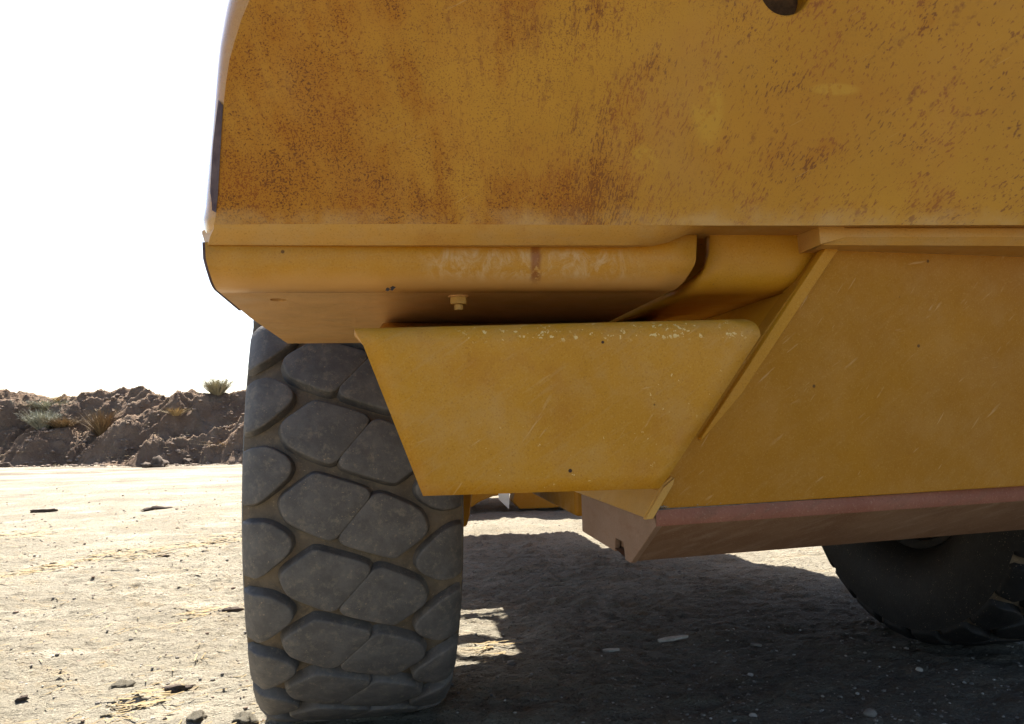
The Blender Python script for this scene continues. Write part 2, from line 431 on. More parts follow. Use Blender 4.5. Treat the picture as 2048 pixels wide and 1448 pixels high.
M_EDGE = mat_simple('dark_edge_band', (0.085, 0.060, 0.064), (0.13, 0.095, 0.092), 0.95, 30, spec=0.05)
M_STEEL = mat_simple('dark_steel', (0.05, 0.030, 0.017), (0.11, 0.062, 0.03), 0.95, 30, spec=0.05)
M_RIM = mat_simple('yellow_rim', Y3, Y1, 0.5, 12)
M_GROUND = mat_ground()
M_BANK = mat_bank()
M_CLODDARK = mat_simple('dark_clod_soil', (0.070, 0.050, 0.037), (0.13, 0.095, 0.07), 1.0, 25, 0.8, 0.01)  # darker clod soil; the shade of backlit faces is put into the colour
M_CLOD = mat_simple('clod_soil', (0.18, 0.128, 0.096), (0.28, 0.215, 0.162), 1.0, 25, 0.8, 0.01)
M_STONE = mat_simple('pale_stone', (0.34, 0.31, 0.26), (0.50, 0.46, 0.40), 0.8, 60, 0.5, 0.002)
M_STONEG = mat_simple('grey_stone', (0.16, 0.14, 0.12), (0.27, 0.24, 0.20), 0.9, 60, 0.5, 0.002)
M_WOOD = mat_simple('weathered_wood', (0.40, 0.36, 0.29), (0.55, 0.50, 0.42), 0.8, 40, 0.5, 0.002)
M_BARK = mat_simple('dark_bark', (0.05, 0.036, 0.028), (0.12, 0.088, 0.066), 0.95, 40, 0.7, 0.004)
M_STRAW = mat_simple('dry_straw', (0.30, 0.215, 0.10), (0.42, 0.32, 0.17), 0.9, 6)
M_PALEBUSH = mat_simple('pale_dry_twigs', (0.24, 0.215, 0.13), (0.36, 0.32, 0.21), 0.9, 3)
M_GREYBUSH = mat_simple('grey_green_twigs', (0.22, 0.22, 0.16), (0.36, 0.35, 0.27), 0.9, 3)
M_BROWNBUSH = mat_simple('brown_weed', (0.15, 0.10, 0.055), (0.25, 0.175, 0.09), 0.9, 3)
M_WHITE = mat_simple('white_paint', (0.62, 0.61, 0.58), (0.72, 0.70, 0.66), 0.5, 10)

# ------------------------------------------------------------------ the ground
def axis(lo, hi, step, lo2, hi2, grow):
    a = list(np.arange(lo, hi, step)); s = step; p = a[-1]
    while p < hi2: s *= grow; p += s; a.append(p)
    s = step; p = lo
    while p > lo2: s *= grow; p -= s; a.insert(0, p)
    return np.array(a)
gx = axis(-2.6, 3.4, 0.018, -320, 320, 1.045)
gy = axis(2.2, 6.2, 0.018, -320, 620, 1.022)
GX, GY = np.meshgrid(gx, gy)
def ground_z(X, Y):
    fade = 1 / (1 + np.maximum(0, np.hypot(X, Y) - 45) * 0.05)
    z = 0.030 * fbm(X * 0.5, Y * 0.5, 3, 3) + 0.012 * fbm(X * 2.6, Y * 2.6, 3, 11)
    z = z + 0.0105 * fbm(X * 8 + Y * 2, Y * 13, 4, 23, 0.7)
    rough = np.clip(fbm(X * 1.3, Y * 1.3, 3, 31) * 0.8 + 0.5, 0, 1)
    z = z + rough * 0.016 * np.maximum(0, fbm(X * 17, Y * 24, 3, 41, 0.65) - 0.1)
    z = z + 0.02 * np.sin((Y * 1.0 - X * 0.24) * 2.3 + fbm(X * .3, Y * .3, 2, 7)) * np.clip((Y - 9) / 6, 0, 1) * fade
    return z * fade - 0.012
GZ = ground_z(GX, GY)
nv, nu = GX.shape
gv = np.stack([GX, GY, GZ], -1).reshape(-1, 3)
idx = np.arange(nv * nu).reshape(nv, nu)
gf = np.stack([idx[:-1, :-1], idx[:-1, 1:], idx[1:, 1:], idx[1:, :-1]], -1).reshape(-1, 4)
def grid_obj(name, v, f, mat):
    me = bpy.data.meshes.new(name)
    me.vertices.add(len(v)); me.vertices.foreach_set('co', v.astype(np.float32).ravel())
    me.loops.add(f.size); me.loops.foreach_set('vertex_index', f.astype(np.int32).ravel())
    me.polygons.add(len(f)); me.polygons.foreach_set('loop_start', np.arange(0, f.size, 4, dtype=np.int32))
    me.polygons.foreach_set('loop_total', np.full(len(f), 4, dtype=np.int32))
    me.update(); me.validate()
    me.polygons.foreach_set('use_smooth', np.ones(len(f), dtype=bool))
    me.materials.append(mat)
    return link(bpy.data.objects.new(name, me))
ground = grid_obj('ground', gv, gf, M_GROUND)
tag(ground, 'dry packed dirt yard with wheel tracks', kind='structure')
def gz(x, y): return float(ground_z(np.array([x]), np.array([y]))[0])

# ------------------------------------------------------------------ the bank of pushed-up soil
def bank_z(X, Y):
    base = 25.2 + 0.7 * fbm(X * 0.35, X * 0.0, 5, 5, 0.6) + 0.02 * X
    crest = 2.40 + 0.22 * fbm(X * 0.22 + 3, X * 0, 2, 9) + 0.14 * fbm(X * 0.75, X * 0, 3, 19)
    t = (Y - base) / 3.6
    prof = np.where(t < 1, np.clip(t, 0, 1) ** 0.85, np.clip(1 - (t - 1) * 0.32, 0, 1))
    slump = 1 - np.abs(fbm((X - Y * 1.5) * 0.42, (Y + X * 0.5) * 0.12, 4, 53))
    z = crest * prof + (slump - 0.65) * 0.62 * np.clip(prof * (1.25 - prof) * 3.0, 0, 1)
    z = z + (0.13 * fbm(X * 1.6, Y * 1.6, 5, 61, 0.68) + 0.05 * fbm(X * 5, Y * 5, 2, 77)) * np.clip(prof * 4, 0, 1)
    return np.where(t <= 0, -0.25 + 0.3 * np.clip(t + 1, 0, 1) * 0, z - 0.06)
bx = np.concatenate([np.arange(-34, -20, 0.2), np.arange(-20, -3, 0.06), np.arange(-3, 30, 0.15)]); by = np.concatenate([np.arange(23.6, 29.5, 0.06), np.arange(29.5, 36, 0.2)])
BX, BY = np.meshgrid(bx, by)
BZ = bank_z(BX, BY)
n2, n1 = BX.shape
idx = np.arange(n1 * n2).reshape(n2, n1)
bank = grid_obj('dirt_bank', np.stack([BX, BY, BZ], -1).reshape(-1, 3), np.stack([idx[:-1, :-1], idx[:-1, 1:], idx[1:, 1:], idx[1:, :-1]], -1).reshape(-1, 4), M_BANK)
tag(bank, 'long bank of dark pushed-up soil behind the yard', kind='structure')
def bz(x, y): return max(float(bank_z(np.array([x]), np.array([y]))[0]), gz(x, y))

# ------------------------------------------------------------------ the machine
machine = bpy.data.objects.new('earthmover', None)
machine.empty_display_size = 0.3
link(machine)
machine.location = (0, 0, 0)
machine.rotation_euler = (0, 0, rad(8))
tag(machine, 'huge yellow earthmoving machine with rusted rear panel and diamond-tread tyres', 'earthmover')
P = machine

# ---- rusted upper panel with its round hole and turned-back left side
edge_px = [(-0.2938,1.3105,1.3839),(-0.2896,1.3083,1.4030),(-0.2868,1.3052,1.4308),(-0.2817,1.2975,1.5021),(-0.2759,1.2897,1.5733),(-0.2714,1.2857,1.6088),(-0.2654,1.2816,1.6444),(-0.2563,1.2778,1.6760),(-0.2456,1.2738,1.7093),(-0.2319,1.2697,1.7410),(-0.2142,1.2652,1.7753),(-0.1837,1.2581,1.8272),(-0.1357,1.2488,1.8916),(-0.0558,1.2377,1.9574),(0.0568,1.2263,2.0093)]
side_px = [(-0.3828,1.6111,1.4438),(-0.3786,1.6084,1.4672),(-0.3762,1.6052,1.4964),(-0.3604,1.5950,1.5859),(-0.3484,1.5851,1.6733),(-0.3455,1.5791,1.7294),(-0.3438,1.5739,1.7778),(-0.3431,1.5698,1.8164),(-0.3425,1.5655,1.8568),(-0.3409,1.5614,1.8953),(-0.3383,1.5569,1.9367),(-0.3306,1.5499,1.9993),(-0.3103,1.5407,2.0765),(-0.2423,1.5288,2.1556),(-0.0872,1.5140,2.2195)]
bottom_px = [(1.5196,1.2156,1.3832),(1.3253,1.2258,1.3832),(1.0868,1.2383,1.3832),(0.8589,1.2502,1.3832),(0.7152,1.2578,1.3823),(0.5306,1.2675,1.3823),(0.3757,1.2755,1.3831),(0.1657,1.2864,1.3840),(0.0018,1.2949,1.3848),(-0.1586,1.3034,1.3847)]
top_r = [(1.5058,1.1440,2.0697)]
hole_c = Vector((0.6540,1.2188,1.7834)); hole_r = 0.0439
outline = [Vector(p) for p in edge_px + top_r + bottom_px]
bm = bmesh.new()
vs = [bm.verts.new(p) for p in outline]
es = [bm.edges.new((vs[i], vs[(i + 1) % len(vs)])) for i in range(len(vs))]
nrm = (outline[0] - outline[-4]).cross(outline[14] - outline[0]).normalized()
if nrm.y > 0: nrm = -nrm
ta = Vector((1, 0, 0)); ta = (ta - nrm * ta.dot(nrm)).normalized(); tb = nrm.cross(ta)
NH = 40
ring = [hole_c + (ta * math.cos(2 * math.pi * i / NH) + tb * math.sin(2 * math.pi * i / NH) * 1.05) * hole_r * 1.16 for i in range(NH)]
hv = [bm.verts.new(p) for p in ring]
es += [bm.edges.new((hv[i], hv[(i + 1) % NH])) for i in range(NH)]
bmesh.ops.triangle_fill(bm, edges=es, use_beauty=True)
for f in bm.faces:
    f.smooth = False
# rounded rim and bore
prev = hv
for k, (rs, d) in enumerate(((1.08, -0.0010), (1.02, 0.004), (1.0, 0.011), (1.0, 0.05))):
    cur = [bm.verts.new(hole_c + (p - hole_c) * (rs / 1.16) - nrm * d) for p in ring]
    for i in range(NH):
        f = bm.faces.new((prev[i], prev[(i + 1) % NH], cur[(i + 1) % NH], cur[i])); f.smooth = True
    prev = cur
# turned-back left side: rounded over, then straight back
edge_s = [(-0.2967,1.3438,1.3545), (-0.2956,1.3242,1.3688)] + edge_px
side_s = [(-0.3784,1.6133,1.4204), (-0.3839,1.6122,1.4341)] + side_px
rows = [list(edge_s)]
for t, s in ((0.015, 0.10), (0.05, 0.20), (0.15, 0.32), (0.5, 0.64), (1.0, 1.0)):
    rows.append([(e[0] + (q[0] - e[0]) * s, e[1] + (q[1] - e[1]) * t, e[2] + (q[2] - e[2]) * s) for e, q in zip(edge_s, side_s)])
rows.append([(p[0] + 0.03, p[1] + 0.25, p[2]) for p in side_s])
bmesh.ops.recalc_face_normals(bm, faces=bm.faces)
me = bpy.data.meshes.new('counterweight_panel'); bm.to_mesh(me); bm.free(); me.materials.append(M_RUSTY)
panel = link(bpy.data.objects.new('counterweight_panel', me), P)
tag(panel, 'rust-speckled upper panel')
sv, sf = loft(rows)
sf.append(tuple(len(rows[0]) * k for k in range(len(rows))))
tag(make('panel_side', sv, sf, M_SKIN, P, smooth=70), 'smooth rounded side of the panel shining against the sky')
# dark band along the lower half of the turned edge
sl = []
for t, s in ((0.0, -0.02), (0.012, 0.08), (0.03, 0.13), (0.05, 0.17)):
    sl.append([(e[0] + (q[0] - e[0]) * s * k - 0.0015, e[1] + (q[1] - e[1]) * t * k - 0.0015, e[2] + (q[2] - e[2]) * s * k) for e, q, k in zip(edge_px[1:5], side_px[1:5], (0.5, 0.9, 1.0, 0.7))])
make('edge_band', *loft(sl), M_EDGE, P, smooth=60)
# pin inside the hole
hc = hole_c - nrm * 0.055
make('lifting_pin', *tube(hc, hc - nrm * 0.03, hole_r * 1.25, 28), M_STEEL, P, smooth=40)

# ---- lower lip of the panel: rounded edge, bevel, dying out at the right
top_l = [(-0.3245,1.3623,1.3856)] + [(-0.2946,1.3106,1.3839),(-0.1586,1.3034,1.3847),(0.0018,1.2949,1.3848),(0.1657,1.2864,1.3840),(0.3757,1.2755,1.3831),(0.4270,1.2729,1.3827),(0.4614,1.2711,1.3823),(0.4959,1.2693,1.3823),(0.5306,1.2675,1.3823),(0.5916,1.2643,1.3823),(0.7152,1.2578,1.3823),(0.8589,1.2502,1.3832),(1.0868,1.2383,1.3832),(1.3253,1.2258,1.3832)]
low_l = [(-0.3200,1.3643,1.3642)] + [(-0.3083,1.3342,1.3562),(-0.1616,1.3278,1.3557),(0.0015,1.3207,1.3553),(0.1685,1.3134,1.3552),(0.3829,1.3040,1.3552),(0.4355,1.3017,1.3574),(0.4665,1.3004,1.3644),(0.4998,1.2989,1.3784),(0.5383,1.2972,1.3864),(0.6055,1.2943,1.3874),(0.7327,1.2887,1.3877),(0.8807,1.2823,1.3884),(1.1162,1.2720,1.3889),(1.3633,1.2612,1.3894)]
r0 = top_l
r1 = [(a[0], a[1] + (b[1] - a[1]) * 0.15, a[2] + (b[2] - a[2]) * 0.22) for a, b in zip(top_l, low_l)]
r2 = [(a[0] + (b[0] - a[0]) * .5, a[1] + (b[1] - a[1]) * 0.45, a[2] + (b[2] - a[2]) * 0.55) for a, b in zip(top_l, low_l)]
r3 = [(p[0], p[1] + 0.10, p[2] + 0.004) for p in low_l]
make('panel_lip', *loft([r0, r1, r2, low_l, r3]), M_LIP, P, smooth=35)

# ---- bumper: front face, rolled lower edge, underside with a drain hole
VB, ZB, RB = 1.336, 1.2885, 0.046
ltop, rtop = (-0.3139,1.3379,1.3615), (0.5200,1.3233,1.3792)
lside = [(1.40, -0.3155), (1.358, -0.3150), (1.335, -0.3125), (1.31, -0.3070), (1.295, -0.3045), (1.2885, -0.3030)]
rside = [(1.40, 0.519), (1.345, 0.519), (1.325, 0.513), (1.305, 0.502), (1.295, 0.496), (1.2885, 0.490)]
def side_u(tab, z): return float(np.interp(-z, [-q[0] for q in tab], [q[1] for q in tab]))
fl, fr = [ltop], [rtop]
for k in range(9):
    a = k / 8 * math.pi / 2
    z = ZB + RB * (1 - math.sin(a)); v = RB * (1 - math.cos(a))
    fl.append((side_u(lside, z), VB + 0.001 + v, z)); fr.append((side_u(rside, z), VB - 0.013 + v, z))
ul = [(-0.3056,1.3996,1.2885),(-0.3114,1.7179,1.2885),(-0.3084,2.2551,1.2885)]
uq = fr[-1][0]
ul[0] = (-0.3030, VB + 0.056, 1.2885)
ur = [(uq - 0.002, VB + 0.043, 1.2885), (uq - 0.003, 1.6, 1.2885), (uq - 0.004, ul[2][1], 1.2885)]
ul.insert(1, (-0.3034, ul[0][1] + 0.012, 1.2885)); ur.insert(1, (ur[0][0], ur[0][1] + 0.012, 1.2885))
NS = 14
rings = []
for a, b in list(zip(fl, fr)) + [(ul[0], ur[0]), (ul[1], ur[1])]:
    rings.append([lerp(a, b, i / NS) for i in range(NS + 1)])
sag = [0, 0.002, 0.003, 0.002, 0.001, 0]
bumper = make('bumper', *loft(rings), M_BUMPER, P, smooth=50, solid=0.012)
bumper.modifiers['thickness'].offset = 1
# underside plate, with the hole cut
bm = bmesh.new()
pts = [ul[1], ul[2], ul[3], ur[3], ur[2], ur[1]]
vs = [bm.verts.new(p) for p in pts]
es = [bm.edges.new((vs[i], vs[(i + 1) % 6])) for i in range(6)]
dc = Vector((-0.2191,1.4850,1.2890))
hr = [bm.verts.new(dc + Vector((math.cos(a) * 0.015, math.sin(a) * 0.018, 0))) for a in [2 * math.pi * i / 24 for i in range(24)]]
es += [bm.edges.new((hr[i], hr[(i + 1) % 24])) for i in range(24)]
bmesh.ops.triangle_fill(bm, edges=es, use_beauty=True)
up = [bm.verts.new(v.co + Vector((0, 0, 0.03))) for v in hr]
for i in range(24): bm.faces.new((hr[i], hr[(i + 1) % 24], up[(i + 1) % 24], up[i]))
bm.faces.new(up)
# turned-up rear flange so that the plate shows its thickness
rl, rr = vs[2], vs[3]
a, b = bm.verts.new(rl.co + Vector((0, 0.004, 0.02))), bm.verts.new(rr.co + Vector((0, 0.004, 0.02)))
bm.faces.new((rl, rr, b, a))
bmesh.ops.recalc_face_normals(bm, faces=bm.faces)
me = bpy.data.meshes.new('bumper_underside'); bm.to_mesh(me); bm.free(); me.materials.append(M_UNDER)
link(bpy.data.objects.new('bumper_underside', me), P)
# end plate on the left
le = [Vector(p) + Vector((-0.001, 0.005, 0.001)) for p in fl]
endp = [tuple(p) for p in le] + [(fl[0][0], fl[0][1] + 0.30, 1.2915), (fl[0][0], fl[0][1] + 0.30, 1.372)]
make('bumper_end_plate', *prism(endp, (-0.0045, 0, 0)), M_EDGE, P)
# right end wall of the bumper
rp = [Vector(p) + Vector((-0.004, 0.002, 0.001)) for p in fr + [ur[0]]]
make('bumper_end_plate', *prism([tuple(p) for p in rp] + [(ur[0][0] - .004, ur[0][1] + 0.12, 1.29), (ur[0][0] - .004, ur[0][1] + .12, 1.37)], (-0.01, 0, 0)), M_BLOCKP, P)
# bolt under the bumper
bc = Vector((0.1062,1.4380,1.2890))
def hexnut(c, r, h):
    ring = [c + Vector((math.cos(a) * r, math.sin(a) * r, 0)) for a in [math.pi / 3 * i + 0.35 for i in range(6)]]
    return prism(ring, (0, 0, -h))
nut = make('nut', *hexnut(bc, 0.0165, 0.016), M_FRESH, P, bevel=0.0018)
make('washer', *tube(bc + Vector((0, 0, 0.0)), bc + Vector((0, 0, -0.003)), 0.0185, 20), M_UNDER, P)
make('bolt_stud', *tube(bc + Vector((0, 0, -0.016)), bc + Vector((0, 0, -0.026)), 0.0078, 14), M_FRESH, P, bevel=0.001)
# splash of dry mud on the rolled edge
mc = Vector((-0.0167,1.3467,1.2862))
random.seed(4)
mud = []
for k in range(7):
    c = mc + Vector((random.uniform(-.006, .006), 0, random.uniform(-.0025, .0025))); r = random.uniform(.0015, .0035)
    mud.append(([(c.x - r * 1.6, c.y, c.z), (c.x, c.y - .002, c.z + r), (c.x + r * 1.8, c.y, c.z + r * .4), (c.x + r * .3, c.y - .002, c.z - r)], [(0, 1, 2), (0, 2, 3)]))
make('mud_splash', *merge(*mud), M_BARK, P)

# ---- recessed block to the right of the bumper, same rolled profile
kl = [(0.5475,1.3663,1.4176),(0.5625,1.3660,1.3899),(0.5601,1.3661,1.3576),(0.5514,1.3662,1.3299)] + [(0.5412,1.3714,1.3106)] + [(0.5312,1.3866,1.2960)]
kr = [(0.7811,1.3622,1.4199),(0.7788,1.3622,1.3774),(0.7716,1.3624,1.3539),(0.7503,1.3627,1.3210)] + [(0.7378,1.3680,1.3052)] + [(0.7217,1.3832,1.2931)]
ku = [(kl[-1][0] - 0.004, kl[-1][1] + 0.022, 1.2885), (kr[-1][0] - 0.006, kr[-1][1] + 0.022, 1.2885)]
kv = [(ku[0][0] - 0.001, ku[0][1] + 0.008, 1.2885), (ku[1][0] - 0.001, ku[1][1] + 0.008, 1.2885)]
kw = [(p[0] - 0.001, p[1] + 0.008, p[2]) for p in kv]
kb = [(ku[0][0] - 0.05, 2.25, 1.2885), (ku[1][0] + 0.005, 2.25, 1.2885)]
rings = [[lerp(a, b, i / 6) for i in range(7)] for a, b in list(zip(kl, kr)) + [tuple(ku), tuple(kv), tuple(kw), tuple(kb)]]
make('recessed_block', *loft(rings), M_BLOCKP, P, smooth=50, solid=0.02).modifiers['thickness'].offset = 1

# ---- ledge bar under the panel at the right
la = [(0.7288,1.2863,1.3941),(0.7777,1.2846,1.3944),(0.7762,1.2846,1.3675),(0.7305,1.2862,1.3559)]
make('ledge_end', *prism(la, (0.0, 0.22, 0)), M_LIP, P, bevel=0.002)
lb0 = [(0.7760,1.2966,1.3961),(1.3672,1.2760,1.3999)]
lb1 = [(0.7753,1.2847,1.3845),(1.3661,1.2640,1.3878)]
lb2 = [(0.7745,1.2847,1.3693),(1.3647,1.2641,1.3719)]
lb3 = [(0.7407,1.2979,1.3577),(1.3633,1.2761,1.3561)]
lb4 = [(p[0], p[1] + 0.26, p[2]) for p in lb3]
make('ledge_bar', *loft([[a, b] for a, b in (lb0, lb1, lb2, lb3, lb4)]), M_LIP, P, smooth=12)  # lighter lip paint stands in for light caught by the upper face

# ---- big side panel with its thick slanted edge, and the wall behind it
sp = [(0.8058,1.3370,1.4137),(1.7747,1.4187,1.4486),(1.7747,1.4644,0.9287),(1.2020,1.4157,0.9120),(0.8174,1.3825,0.9067),(0.4251,1.3487,0.9007),(0.4421,1.3469,0.9390),(0.5343,1.3429,1.0758),(0.5730,1.3429,1.1149)]
sideplate = make('side_panel', *prism(sp, (0, 0.05, 0)), M_SIDE, P, bevel=0.002)
# edge strip standing in front of the left margin
st = [(0.7830,1.3275,1.3856),(0.8119,1.3299,1.3866),(0.5951,1.3364,1.0969),(0.5196,1.3366,1.0192),(0.5177,1.3361,1.0227)]
make('edge_strip', *prism(st, (-0.004, 0.016, 0)), M_BLOCKP, P, bevel=0.0015)
# slanted wall running back from the strip, and its raw lower corner showing under the flap
we = [(0.7870,1.3412,1.3694),(0.7232,1.3428,1.2883),(0.6327,1.3459,1.1632),(0.5737,1.3473,1.0884),(0.4720,1.3498,0.9578)]
make('return_wall', *loft([we, [(p[0] - 0.002, p[1] + 0.75, p[2]) for p in we]]), M_BLOCKP, P, solid=0.008)
gu = [(0.4673,1.3356,0.9553),(0.4644,1.3364,0.9442),(0.4269,1.3381,0.8868),(0.4121,1.3369,0.8858),(0.4458,1.3352,0.9388)]
make('gusset_edge', *prism(gu, (0.0, 0.014, 0)), M_FRESH, P, bevel=0.001)
ge = [(0.4673,1.3419,0.9527),(0.4495,1.3417,0.9369),(0.4308,1.3423,0.9109),(0.4167,1.3432,0.8873)]
make('gusset_plate', *loft([ge, [(p[0] - 0.002, p[1] + 0.62, p[2]) for p in ge]]), M_FRESH, P, solid=0.006)
make('gap_plate', *prism([(0.02, 2.02, 1.20), (0.72, 2.02, 1.20), (0.72, 2.02, 1.287), (0.02, 2.02, 1.287)], (0, 0.01, 0)), M_BLOCKP, P)  # added behind the flap to close the gap and keep it dark

# ---- flap: bent plate hanging in front of the wheel, shelf on top
bot = [(0.0327,1.2631,0.9454),(0.4060,1.2272,0.9477)]
shoulder = [(-0.0574,1.2718,1.1823),(0.5760,1.2108,1.1874)]
rows = []
NR, NB, NC = 10, 7, 18
for i in range(NR):
    t = i / NR
    a, b = lerp(bot[0], shoulder[0], t), lerp(bot[1], shoulder[1], t)
    if i == 0: b = lerp(a, b, 0.995)
    rows.append([lerp(a, b, j / NC) for j in range(NC + 1)])
rb = 0.0315
for i in range(NB + 1):
    th = i / NB * math.pi / 2
    dl = -0.0155 * math.sin(th) ; dr = -0.014 * (1 - math.cos(th)) ** 1.3 * 1.6
    a = (shoulder[0][0] + dl, shoulder[0][1] + rb * (1 - math.cos(th)), shoulder[0][2] + rb * math.sin(th))
    b = (shoulder[1][0] + dr, shoulder[1][1] + rb * (1 - math.cos(th)), shoulder[1][2] + rb * math.sin(th))
    rows.append([lerp(a, b, j / NC) for j in range(NC + 1)])
for dv, vz in ((0.02, None), (1.58, 1.235), (1.76, 1.281), (2.2, 1.2855)):  # unseen rear of the shelf, raised to shut light out of the gap
    rows.append([(p[0] + 0.012, p[1] + dv if vz is None else dv, p[2] - 0.012 if vz is None else vz) for p in rows[-1]])
flap = make('step_flap', *loft(rows), M_FLAP, P, smooth=45, solid=0.013)
tag(flap, 'trapezoid step plate with chipped rolled top edge')

# ---- skid rail
ra = [(0.4317,1.3414,0.9004),(1.6877,1.4956,0.9158)]            # top of the rounded pink edge
rbm = [(0.4325,1.3415,0.8731),(1.6841,1.4952,0.8853)]           # bottom of the pink edge
ru = (Vector(rbm[1]) - Vector(rbm[0])).normalized()
back = Vector((0, 1, 0))
Dh = 0.0868
def rail_ring(p_top, p_bot):
    t, b = Vector(p_top), Vector(p_bot)
    out = [t + back * 0.20 + Vector((0, 0, 0.006)), t + back * 0.05 + Vector((0, 0, 0.004)), t + back * 0.012 + Vector((0, 0, 0.003)), t, lerp(t, b, 0.35), lerp(t, b, 0.7), b]
    out = [Vector(p) for p in out]
    out[4] -= back * 0.004; out[5] -= back * 0.004
    return out
N = 24
pr = [rail_ring(lerp(ra[0], ra[1], i / N), lerp(rbm[0], rbm[1], i / N)) for i in range(N + 1)]
make('rail_edge', *loft([r[3:] for r in pr]), M_PINK, P, smooth=50)
make('rail_ledge', *loft([r[:4] for r in pr]), M_SILT, P, smooth=50)
def face_ring(p_bot):
    b = Vector(p_bot)
    return [b + back * 0.004, b + back * 0.006 + Vector((0, 0, -0.003)), b + back * 0.165 + Vector((0, 0, -Dh)), b + back * 0.30 + Vector((0, 0, -Dh + 0.01))]
fr_ = [face_ring(lerp(rbm[0], rbm[1], i / N)) for i in range(N + 1)]
make('rail_face', *loft(fr_), M_RAIL, P, smooth=30)
# end cap: flat plate across the end, with a slot sawn in its lower edge
e0, e1 = Vector(ra[0]), Vector(rbm[0])
cap_px = [(-0.7943,1.6780,1.9316)]
def capp(bk, dz): return e1 + back * bk + Vector((0, 0, dz))
cap = [e0 + back * 0.01 + Vector((0, 0, 0.002)), e1 + Vector((0, 0, 0.0)), capp(0.162, -Dh - 0.002), capp(0.200, -Dh - 0.003), capp(0.212, -Dh + 0.030), capp(0.272, -Dh + 0.030), capp(0.278, -Dh + 0.002), capp(0.575, -Dh + 0.004), capp(0.575, 0.012), capp(0.02, 0.030)]
make('rail_end_cap', *prism([tuple(p) for p in cap], tuple(ru * 0.012)), M_CAP, P, bevel=0.0015)
make('rail_beam', *prism([tuple(p + ru * 0.0135) for p in (capp(0.03, 0.02), capp(0.175, -Dh + 0.012), capp(0.56, -Dh + 0.012), capp(0.56, 0.008))], tuple(ru * 2.2)), M_RAIL, P)
# silt and grit lying on the rail ledge
random.seed(11)
grit = []
for i in range(2200):
    t = random.random() ** 1.3; q = Vector(lerp(ra[0], ra[1], t * 0.75)) + back * random.uniform(0.004, 0.11)
    r = random.uniform(0.0008, 0.0035) * (1.2 - t * 0.5); q.z += 0.0045
    grit.append(([q + Vector((-r * 1.5, 0, -r)), q + Vector((0, -r, 0)), q + Vector((r * 1.5, 0, -r)), q + Vector((0, 0, r))], [(0, 1, 3), (1, 2, 3)]))
tag(make('ledge_silt', *merge(*grit), M_SILT, P), kind='stuff')

# ---- wheels
TR, TW = 0.85, 0.318
def crown(a): return TR - 0.022 * (abs(a) / TW) ** 2.6 - (0.02 * max(0, (abs(a) - 0.27) / 0.04) ** 2 if abs(a) > 0.27 else 0)
def cyl(a, s, d):
    """a = across the tread, s = along it, d = height above the crown -> wheel coordinates, axle along X"""
    r = crown(a) + d; t = s / TR
    return Vector((a, -math.cos(t) * r, math.sin(t) * r))
K = 0.00138
def blk(px): return [((x - 700) * K * 1.062, (890 - y) * K * 1.088) for x, y in px]
CLp = blk([(555, 885), (558, 872), (568, 862), (606, 836), (617, 829), (630, 830), (702, 853), (719, 860), (726, 870), (723, 882), (672, 940), (661, 951), (648, 955), (634, 951), (588, 929), (570, 918), (561, 904)])
LSp = blk([(480, 776), (497, 773), (522, 772), (540, 778), (562, 792), (572, 804), (574, 818), (567, 832), (549, 849), (524, 871), (508, 880), (480, 883)])
mid = ((698 - 700) * K * 1.062, (890 - 913) * K * 1.088)
CRp = [(2 * mid[0] - a, 2 * mid[1] - s) for a, s in CLp]
RSp = [(2 * mid[0] - a, 2 * mid[1] - s) for a, s in LSp]
TD = 0.036
def block_mesh(poly, name):
    n = len(poly); ca = sum(p[0] for p in poly) / n; cs = sum(p[1] for p in poly) / n
    # refine outline with one pass of corner cutting
    q = []
    for i in range(n):
        a, b = poly[i], poly[(i + 1) % n]
        q += [(a[0] * .86 + b[0] * .14, a[1] * .86 + b[1] * .14), (a[0] * .14 + b[0] * .86, a[1] * .14 + b[1] * .86)]
    n = len(q)
    def ring(off, d):
        out = []
        for a, s in q:
            L = math.hypot(a - ca, s - cs); k = (L + off) / L
            aa = max(-0.324, min(0.324, ca + (a - ca) * k))
            out.append(cyl(aa, cs + (s - cs) * k, d))
        return out
    rings = [ring(0.013, -TD), ring(0.0055, -0.009), ring(0.0045, -0.0042), ring(0.0022, -0.0012), ring(-0.0025, 0.0)]
    rings += [[cyl(ca + (a - ca) * f, cs + (s - cs) * f, 0.0004) for a, s in q] for f in (0.62, 0.3)]
    v, f = loft(rings, True)
    v.append(cyl(ca, cs, 0.0005)); k = len(v) - 1; m = len(rings) - 1
    f += [(m * n + i, m * n + (i + 1) % n, k) for i in range(n)]
    me = bpy.data.meshes.new(name); me.from_pydata([tuple(p) for p in v], [], f)
    bm = bmesh.new(); bm.from_mesh(me); bmesh.ops.recalc_face_normals(bm, faces=bm.faces)
    for g in bm.faces: g.smooth = True
    bm.to_mesh(me); bm.free(); me.materials.append(M_TREAD)
    return me
BLOCKS = [block_mesh(p, 'tread_block') for p in (CLp, CRp, LSp, RSp)]
NP = 24
prof = [(-0.19, 0.40), (-0.24, 0.42), (-0.290, 0.47), (-0.328, 0.56), (-0.338, 0.65), (-0.334, 0.72), (-0.324, 0.772)]
prof += [(a, crown(a) - TD) for a in np.linspace(-0.308, 0.308, 15)]
prof += [(-a, r) for a, r in reversed(prof[:7])]
def tyre_mesh():
    seg = 96
    rings = [[Vector((a, -math.cos(2 * math.pi * i / seg) * r, math.sin(2 * math.pi * i / seg) * r)) for a, r in prof] for i in range(seg)]
    v = [p for r in rings for p in r]; n = len(prof); f = []
    for i in range(seg):
        for j in range(n - 1):
            a, b = i * n + j, ((i + 1) % seg) * n + j
            f.append((a, a + 1, b + 1, b))
    return v, f
